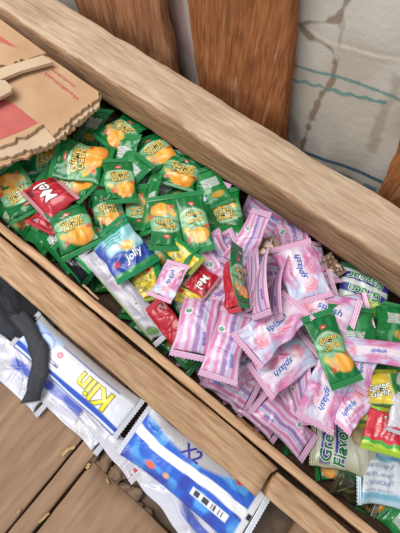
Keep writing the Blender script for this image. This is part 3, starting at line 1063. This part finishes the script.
# packets on edge in the middle
S('splashback', 262, 218, 140, 50, 30, 'thin pink packet leaning on edge just below the beam', 0, 60, crumple=.7)
S('brown', 256, 247, 5, 44, 20, 'small brown wrapper with a pale edge among the pink packets', 10, 10, name='wrapper', cat='wrapper')
S('splashback', 248, 240, 62, 56, 26, 'twisted pink and white striped packet end rising beside green sachet', 20, 15, twist=0.3)
S('splashback', 292, 238, 100, 50, 36, 'pink packet half hidden under the beam above the others', -10, 10)
S('splashback', 251, 282, 86, 58, 25, 'pink packet standing on edge beside the narrow green sachet', 0, 74, crumple=.6)
S('splashback', 262, 280, 84, 66, 30, 'middle pink packet of those standing on edge', 0, 74, crumple=.6)
S('splashback', 276, 290, 78, 60, 30, 'leaf shaped pink packet standing on edge behind a blue lettered packet', 0, 68, crumple=.6)
S('splash', 316, 262, 110, 50, 34, 'pale packet in shade between blue lettered packet and beam', -5, -20)
S('brown', 332, 266, 130, 26, 18, 'shiny brown wrapper scrap just under the beam', 0, 0, name='wrapper', cat='wrapper')
# right part, low
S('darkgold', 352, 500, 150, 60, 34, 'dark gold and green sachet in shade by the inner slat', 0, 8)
S('greenback', 404, 524, 130, 56, 34, 'very dark green sachet at the lowest corner of the heap', 0, 8)
S('lightblue', 384, 478, 168, 64, 62, 'light blue sachet with rows of fine print near the lower corner', 0, -4, bend=0.03, sink=.9)
S('flavbean', 343, 443, 166, 74, 60, 'white drink sachet with green flavour lettering and brown bean picture', 0, -6, sink=.9, bend=0.02)
S('greenback', 352, 332, -85, 50, 50, 'green sachet below the lime picture drink sachet', 0, 0)
S('lime', 363, 299, -100, 66, 56, 'drink sachet with lime picture and green flavour lettering under the beam', -6, 0, sink=.9)
S('greenback', 394, 324, 82, 50, 40, 'green sachet with white panel by the beam near the lime sachet', -6, 0)
S('greenback', 398, 384, 85, 52, 26, 'green sachet standing behind the yellow sachets', 0, 15)
S('yellow', 379, 408, 94, 42, 46, 'lower yellow and green sachet of the two stacked ones', 0, 0)
S('yellow', 376, 390, 97, 42, 46, 'upper yellow sachet with white lettering beside the pink packets', 4, 0)
S('redlime', 386, 431, 84, 46, 44, 'red sachet with wavy lime green bottom edge', -4, 0, sink=0.85)
S('clear', 402, 414, 80, 40, 24, 'pale clear wrapper at the right beside the red and lime sachet', 0, 6, name='wrapper', cat='wrapper', sink=.9)
S('splashback', 268, 388, 150, 74, 34, 'dark lilac striped packet lying in shade under the others', 0, 10)
S('splashback', 290, 396, 110, 60, 36, 'lilac packet in shade beneath the packets topped by a green one', 0, 25)
S('splashback', 302, 396, 105, 62, 30, 'pink packet leaning on edge beside the packet pointing down', 0, 50, crumple=.7)
S('splash', 351, 405, -130, 48, 34, 'pink packet corner pointing at the red and lime sachet', 0, -5, sink=.85)
S('splashback', 284, 424, -44, 80, 34, 'pink striped packet with green emblem lying along the inner slat', 0, 6, thick=.3)
S('splashback', 230, 386, -30, 58, 38, 'pink striped packet with crimped end touching the slat', 0, 5)
S('splash', 247, 362, 215, 56, 36, 'crumpled blue lettered packet under the double packet, seal end showing', 0, 0)
S('splash', 360, 368, 250, 42, 30, 'pink packet with rose picture below the long pale packet', 0, 0, sink=.8)
S('splash', 372, 351, -8, 74, 24, 'long pale vanilla coloured packet running out to the edge', 4, 10, crumple=.8)

# left green field
S('green', 18, 192, -58, 52, 42, 'green sachet with orange fruit upside down near the front slat', -4, -4)
S('green', 70, 181, 150, 58, 36, 'green sachet with orange picture just above the red one', 0, 8)
S('red', 50, 196, -143, 40, 43, 'red sachet with silver edge and white letters among green sachets', 3, -6, thick=.28, crumple=1.2, sink=.9, bend=0.02, twist=0.03)
S('green', 82, 162, 172, 56, 40, 'bright green sachet lying sideways near the cardboard corner', 4, -6)
S('green', 122, 131, 42, 46, 30, 'green sachet in the far corner between cardboard and beam', -4, 0)
S('green', 181, 171, 66, 44, 40, 'green sachet pressed against the beam, orange print upward', -10, 0)
S('green', 156, 151, 122, 47, 36, 'green sachet tilted against the beam with bright lettering', -8, 0)
S('green', 108, 211, 98, 40, 34, 'green sachet just above the blue drink sachet', 6, 4)
S('green', 138, 209, -84, 50, 26, 'narrow green sachet upside down with orange end up', 0, 6)
S('greenback', 150, 206, 78, 60, 22, 'green sachet standing on edge between two upside down ones', 0, 55)
S('green', 120, 180, 96, 46, 33, 'upright green sachet with clear gold lettering left of the upside down ones', 4, 0)
S('yellowgreen', 148, 280, 104, 44, 34, 'yellow and green sachet beside the blue drink sachet', 0, 8)
S('greenback', 184, 257, 55, 44, 22, 'green and white sachet edge behind the red square packet', 0, 25)
S('yellowgreen', 180, 252, 140, 46, 20, 'thin yellow edged green sachet under the two central green ones', 0, 8, sink=.8)
S('green', 165, 223, -86, 54, 31, 'large upside down green sachet at centre of the green field', 2, 3, sink=.9)
S('green', 225, 214, -80, 52, 38, 'upside down green sachet nearest the pink packets below the beam', 4, 0)
S('green', 194, 222, 101, 57, 28, 'upright green sachet between two upside down ones', 4, 6, sink=.88)
S('dark', 66, 264, 127, 58, 22, 'green and black sachet with white print squeezed along the slat', 0, 25)
S('green', 75, 230, 112, 50, 42, 'green sachet with large orange picture close to the front slat', 0, -6)
S('silver', 119, 298, 131, 122, 25, 'long silver packet with fine print lying along the slat', 0, 8, nv=70, bend=0.0, twist=0.0)
S('blue', 122, 250, 126, 56, 46, 'blue and teal drink sachet with white script lettering', 0, -4)
S('redplain', 230, 287, 96, 50, 20, 'red sachet edge standing against the narrow green sachet', 0, 55)
S('green', 239, 277, 100, 60, 27, 'narrow green sachet standing tilted among pink packets', 0, -48)
S('yellowgreen', 191, 297, 155, 50, 20, 'green and yellow sachet above the pink double packet', 0, 6, sink=.9)
S('splash', 169, 281, 62, 40, 26, 'crumpled pink packet end beside the red square packet', 0, 10, crumple=2.8)
S('redplain', 169, 320, 128, 62, 24, 'long dark red sachet sloping down beside the silver packet', 0, 16, sink=.9)
S('red', 202, 279, -34, 26, 27, 'small square red packet with white letters mid heap', 0, 4, thick=.25, sink=.9)
# pink field tops
S('splashback', 186, 337, 78, 68, 38, 'pink striped packet with green emblem, nearer the slat of the joined pair', -4, 2, thick=.3, sink=.9, twist=0.02)
S('splashback', 227, 343, 75, 72, 36, 'pink striped packet with green emblem, farther of the joined pair', -4, 4, thick=.3, sink=.9, twist=0.02)
S('splash', 324, 310, -20, 66, 38, 'blue lettered pink packet with rose lying under the green sachet', 0, 0, sink=0.85)
S('splash', 302, 272, 112, 58, 38, 'pink packet with blue lettering just below the beam', 0, 0)
S('splash', 272, 328, 42, 68, 40, 'pink packet with clear blue lettering beside the packets on edge', 0, 0, sink=0.82)
S('splash', 286, 363, -143, 68, 42, 'large pink packet with upside down blue lettering, rose near green sachet', 0, 0, sink=0.82)
S('splash', 326, 393, -111, 68, 40, 'pink blue lettered packet pointing down to the white drink sachet', 0, 0, sink=0.82)
S('green', 331, 348, 114, 74, 31, 'green sachet lying on top of the pink packets', 0, -6, sink=0.99, bend=0.02, twist=0.03)


# ------------------------------------------------------------------ cardboard
def poly_sheet(name, px_pts, z, th, mat, parent, prints=(), seed=0, ragged=True):
    rnd = random.Random(seed)
    base = []
    n = len(px_pts)
    for i in range(n):
        (x0, y0, r0), (x1, y1, _) = px_pts[i], px_pts[(i + 1) % n]
        steps = max(1, int(math.hypot(x1 - x0, y1 - y0) / 2.2)) if r0 else 1
        for kx in range(steps):
            t = kx / steps
            j = (rnd.uniform(-0.4, 0.4) + rnd.choice((0, 0, 0, 0, 0, 0, 0, 1.2, -1.2)) + 2.6 * mnoise.noise(Vector((x0 + t * 9, seed * 3.1, y0)))) if (r0 and kx) else 0
            base.append((x0 + (x1 - x0) * t + j * 0.5, y0 + (y1 - y0) * t + j))
    P3 = []
    for x, y in base:
        p = at(x, y, z)
        P3.append((p[0], min(p[1], 0.2462), z))
    bm = bmesh.new()
    vs = [bm.verts.new(p) for p in P3]
    f = bm.faces.new(vs)
    f.normal_update()
    if f.normal.z < 0: f.normal_flip()
    r = bmesh.ops.extrude_face_region(bm, geom=[f])
    for v in [g for g in r['geom'] if isinstance(g, bmesh.types.BMVert)]:
        v.co.z -= th
    bmesh.ops.recalc_face_normals(bm, faces=bm.faces[:])
    bmesh.ops.triangulate(bm, faces=[q for q in bm.faces if len(q.verts) > 4])
    for pr in prints:
        pv = []
        for x, y in pr:
            p = at(x, y, z)
            pv.append(bm.verts.new((p[0], min(p[1], 0.2458), z + 0.0003)))
        q = bm.faces.new(pv)
        q.normal_update()
        if q.normal.z < 0: q.normal_flip()
        q.material_index = 1
    me = bpy.data.meshes.new(name)
    bm.to_mesh(me)
    bm.free()
    me.materials.append(mat)
    me.materials.append(CARDRED)
    o = bpy.data.objects.new(name, me)
    C.objects.link(o)
    if parent: o.parent = parent
    return o


box = empty('cardboard_box', (0, 0, 0))
tag(box, 'flattened brown cardboard carton with red print on the trough end', 'carton')
# ragged red lettering, unreadable: two rows of broken strokes along the beam side
pr = [[(-70, 100), (-2, 97), (14, 104), (38, 123), (22, 131), (0, 140), (-70, 150)]]
rl = random.Random(5)
for (x0, y0, x1, y1, hgt) in ((53, 69, 77, 87, 2.6), (46, 72, 80, 99, 3.4)):
    t = 0.0
    while t < 0.96:
        w = rl.uniform(0.03, 0.08)
        a, b = (x0 + (x1 - x0) * t, y0 + (y1 - y0) * t), (x0 + (x1 - x0) * min(1, t + w), y0 + (y1 - y0) * min(1, t + w))
        hh = hgt * rl.uniform(0.6, 1.0)
        pr.append([a, b, (b[0] - hh * 0.5, b[1] + hh * 0.8), (a[0] - hh * 0.5, a[1] + hh * 0.8)])
        t += w + rl.uniform(0.012, 0.03)
poly_sheet('cardboard_layer', [(-80, 20, 0), (46, 57, 0), (98, 100, 1), (94, 110, 1), (78, 125, 1), (52, 146, 1), (0, 167, 1), (-80, 196, 0)], 0.0275, 0.004, CARD, box, seed=1)
poly_sheet('cardboard_layer', [(-80, 20, 0), (46, 56, 0), (101, 95, 1), (99, 106, 1), (84, 116, 1), (60, 137, 1), (42, 146, 1), (0, 158, 1), (-80, 186, 0)], 0.0325, 0.004, CARDL, box, seed=2)
poly_sheet('cardboard_layer', [(-80, 20, 0), (46, 55, 0), (99, 92, 1), (98, 99, 1), (76, 114, 1), (53, 136, 1), (43, 124, 1), (30, 134, 1), (0, 147, 1), (-80, 176, 0)], 0.0375, 0.004, CARD, box, pr, seed=3)
u_pr = [[(-60, 10), (0, 36), (18, 48), (10, 46), (-2, 41), (-60, 22)]]
poly_sheet('carton_flap', [(-90, -40, 0), (-30, -10, 0), (46, 53, 0), (30, 58, 1), (-10, 70, 1), (-90, 90, 0)], 0.0425, 0.004, CARD, box, u_pr, seed=4)
poly_sheet('carton_flap', [(-80, 93, 0), (-10, 71, 0), (43, 55, 0), (53, 62, 0), (20, 71, 0), (-10, 84, 0), (-80, 108, 0)], 0.0475, 0.0045, CARDL, box, seed=5)
poly_sheet('carton_flap', [(-80, 90, 0), (-10, 80, 0), (5, 80, 0), (12, 87, 0), (11, 91, 0), (4, 95, 0), (-20, 106, 0), (-80, 130, 0)], 0.0525, 0.0045, CARDL, box, seed=6)

# ------------------------------------------------------------------ detergent packs beside the trough, on the floor
def W_(kind, cx, cy, ang, l, w, z, label, name, pitch=0, roll=0, cat='packet', **kw):
    seed = 500 + len(items)
    s, mw = settle(kind, cx, cy, ang, l, w, pitch, roll, seed, zfix=z, heap=False, **kw)
    o = s.build(name, mw, label, cat)
    items.append(o)
    return o


W_('black', 10, 306, 140, 90, 52, -0.048, 'black plastic bag crumpled in the gap beside the front board', 'plastic_bag', 0, 0, 'bag', thick=.2, crumple=2.5)
W_('wrap', 14, 370, 137, 96, 38, -0.056, 'crumpled white and blue wrapper near the black strap', 'plastic_wrapper', 0, 0, 'wrapper', crumple=3.0, thick=.12)
W_('wrap', 70, 408, 138, 100, 34, -0.056, 'crumpled white wrapper edge below the yellow lettered pack', 'plastic_wrapper', 0, 0, 'wrapper', crumple=3.5, thick=.12, nv=60)
W_('clear', 112, 440, 128, 90, 24, -0.055, 'clear crumpled wrapper trailing over the floor boards', 'plastic_wrapper', 0, 0, 'wrapper', crumple=3.5, thick=.12, nv=60)
W_('wrap', 171, 500, 130, 116, 32, -0.055, 'crumpled clear wrapper with red tip under the blue pack', 'plastic_wrapper', 0, 0, 'wrapper', crumple=3.5, thick=.12, nv=60)
W_('klin', 75, 372, 139, 142, 45, -0.045, 'white detergent pack with yellow lettering lying beside the front board', 'detergent_pack', 0, 2, nu=46, nv=90, crumple=.8, thick=.42)
W_('bluewash', 192, 474, 141.5, 158, 60, -0.046, 'blue and white detergent pack with barcode lying beside the front board', 'detergent_pack', 0, 4, nu=50, nv=120, crumple=1.1)

# black strap hanging over the wrappers
sp = [(16, 312, -0.040), (28, 328, -0.034), (37, 344, -0.031), (40, 358, -0.031), (39, 373, -0.034), (35, 388, -0.040), (30, 402, -0.050)]
vs, fs = [], []
nseg = 40
for i in range(nseg + 1):
    t = i / nseg * (len(sp) - 1)
    a = min(int(t), len(sp) - 2)
    f_ = t - a
    f_ = f_ * f_ * (3 - 2 * f_) * 0.3 + f_ * 0.7
    x, y, z = [sp[a][q] * (1 - f_) + sp[a + 1][q] * f_ for q in range(3)]
    hw = 9.5 + 1.0 * math.sin(i * 0.5)
    for sgn in (-1, -0.4, 0.4, 1):
        p = at(x + sgn * hw * 0.95, y + sgn * hw * -0.15, z + 0.0015 * (1 - sgn * sgn))
        vs.append(p)
    for sgn in (1, 0.4, -0.4, -1):
        p = at(x + sgn * hw * 0.95, y + sgn * hw * -0.15, z + 0.0015 * (1 - sgn * sgn)) - np.array([0, 0, 0.0012])
        vs.append(p)
for i in range(nseg):
    for j in range(8):
        fs.append((i * 8 + j, i * 8 + (j + 1) % 8, (i + 1) * 8 + (j + 1) % 8, (i + 1) * 8 + j))
fs.append(tuple(range(7, -1, -1)))
fs.append(tuple(nseg * 8 + j for j in range(8)))
tag(mesh_obj('plastic_strap', vs, fs, STRAPM), 'black plastic strap draped over the white wrapper', 'strap')


# ------------------------------------------------------------------ debris
def chip(px, py, z, ang, l, w, mat, name, label, cat, group=None, seed=0):
    p = at(px, py, z)
    a = math.radians(ang)
    d = at(px + math.cos(a), py - math.sin(a), z) - p
    d = d / np.linalg.norm(d)
    o = plank(name, mat, p - d * l / 2, p + d * l / 2, [(-w, -w * .5), (w * .8, -w * .6), (w, w * .4), (-w * .6, w * .6)], 10, w * 0.5, seed, None, w * 0.5, w * 0.6)
    tag(o, label, cat, group)
    return o


CG = 'wood chips on the floor boards'
for i, (x, y, a, l, w) in enumerate([(66, 452, 50, .010, .0022), (72, 447, 20, .006, .002), (44, 518, 45, .013, .0012), (88, 466, 60, .006, .002), (108, 481, 120, .006, .0012), (19, 512, 60, .005, .001)]):
    chip(x, y, FLOOR_Z + 0.0025, a, l, w, CHIPM, 'wood_chip', 'tan wood chip lying in the floor board gaps', 'chip', CG, 70 + i)
SG = 'clods in the cross gap'
CLOD = plain_mat('dry_clod', (112, 90, 72), (142, 118, 98), 90, 0.95, 0.5)
rc = random.Random(8)
for i, (x, y, r) in enumerate([(96, 454, .0085), (104, 462, .007), (110, 459, .010), (116, 474, .008), (122, 470, .009), (127, 486, .0085), (136, 492, .009), (141, 505, .008), (150, 512, .008), (119, 484, .006)]):
    bm = bmesh.new()
    bmesh.ops.create_icosphere(bm, subdivisions=3, radius=1.0)
    sx, sy, a = rc.uniform(1.0, 1.7), rc.uniform(0.7, 1.0), rc.uniform(0, 3)
    for v in bm.verts:
        k_ = 1 + 0.35 * mnoise.noise(v.co * 1.3 + Vector((i * 5.1, 0, 0))) + 0.15 * mnoise.noise(v.co * 4 + Vector((0, i * 3.7, 0)))
        q = v.co * k_
        qx, qy = q.x * sx * r, q.y * sy * r
        v.co = Vector((qx * math.cos(a) - qy * math.sin(a), qx * math.sin(a) + qy * math.cos(a), q.z * r * 0.75))
    me = bpy.data.meshes.new('dirt_clod')
    bm.to_mesh(me)
    bm.free()
    me.materials.append(CLOD)
    me.polygons.foreach_set('use_smooth', np.ones(len(me.polygons), dtype=bool))
    o = bpy.data.objects.new('dirt_clod', me)
    C.objects.link(o)
    p = at(x - 4, y + 3, -0.070)
    o.location = (p[0], p[1], -0.0715)
    tag(o, 'brown clod of dry dirt filling the cross gap of the floor', 'clod', SG)
for i, (x, y, a, l, w, lb) in enumerate([(250, 428, -40, .034, .0016, 'brown bark strip on the thin slat by the pink packets'),
                                         (91, 292, -41, .026, .0011, 'pale splinter lying on the slat by the silver packet')]):
    chip(x, y, 0.0225, a, l, w, BARKM if i == 0 else SLAT_W, 'bark_strip' if i == 0 else 'wood_splinter', lb, 'bark' if i == 0 else 'splinter', None, 90 + i)

# ------------------------------------------------------------------ light
w = bpy.data.worlds.new('daylight')
scn.world = w
w.use_nodes = True
bg = w.node_tree.nodes['Background']
bg.inputs['Color'].default_value = (0.93, 0.97, 1.0, 1)
bg.inputs['Strength'].default_value = 0.75


def area(name, loc, tgt, size, power, col=(1, 1, 1)):
    l = bpy.data.lights.new(name, 'AREA')
    l.size = size
    l.energy = power
    l.color = col
    o = bpy.data.objects.new(name, l)
    C.objects.link(o)
    o.location = loc
    o.rotation_euler = (Vector(tgt) - Vector(loc)).to_track_quat('-Z', 'Y').to_euler()
    return o


area('open_side_daylight', (-0.75, -0.15, 1.45), (-0.15, 0.12, 0), 0.9, 22, (1.0, 0.97, 0.93))

scn.view_settings.view_transform = 'Standard'
scn.view_settings.look = 'None'
scn.view_settings.gamma = 1.0
scn.view_settings.exposure = 0.0
scn.view_settings.use_curve_mapping = False
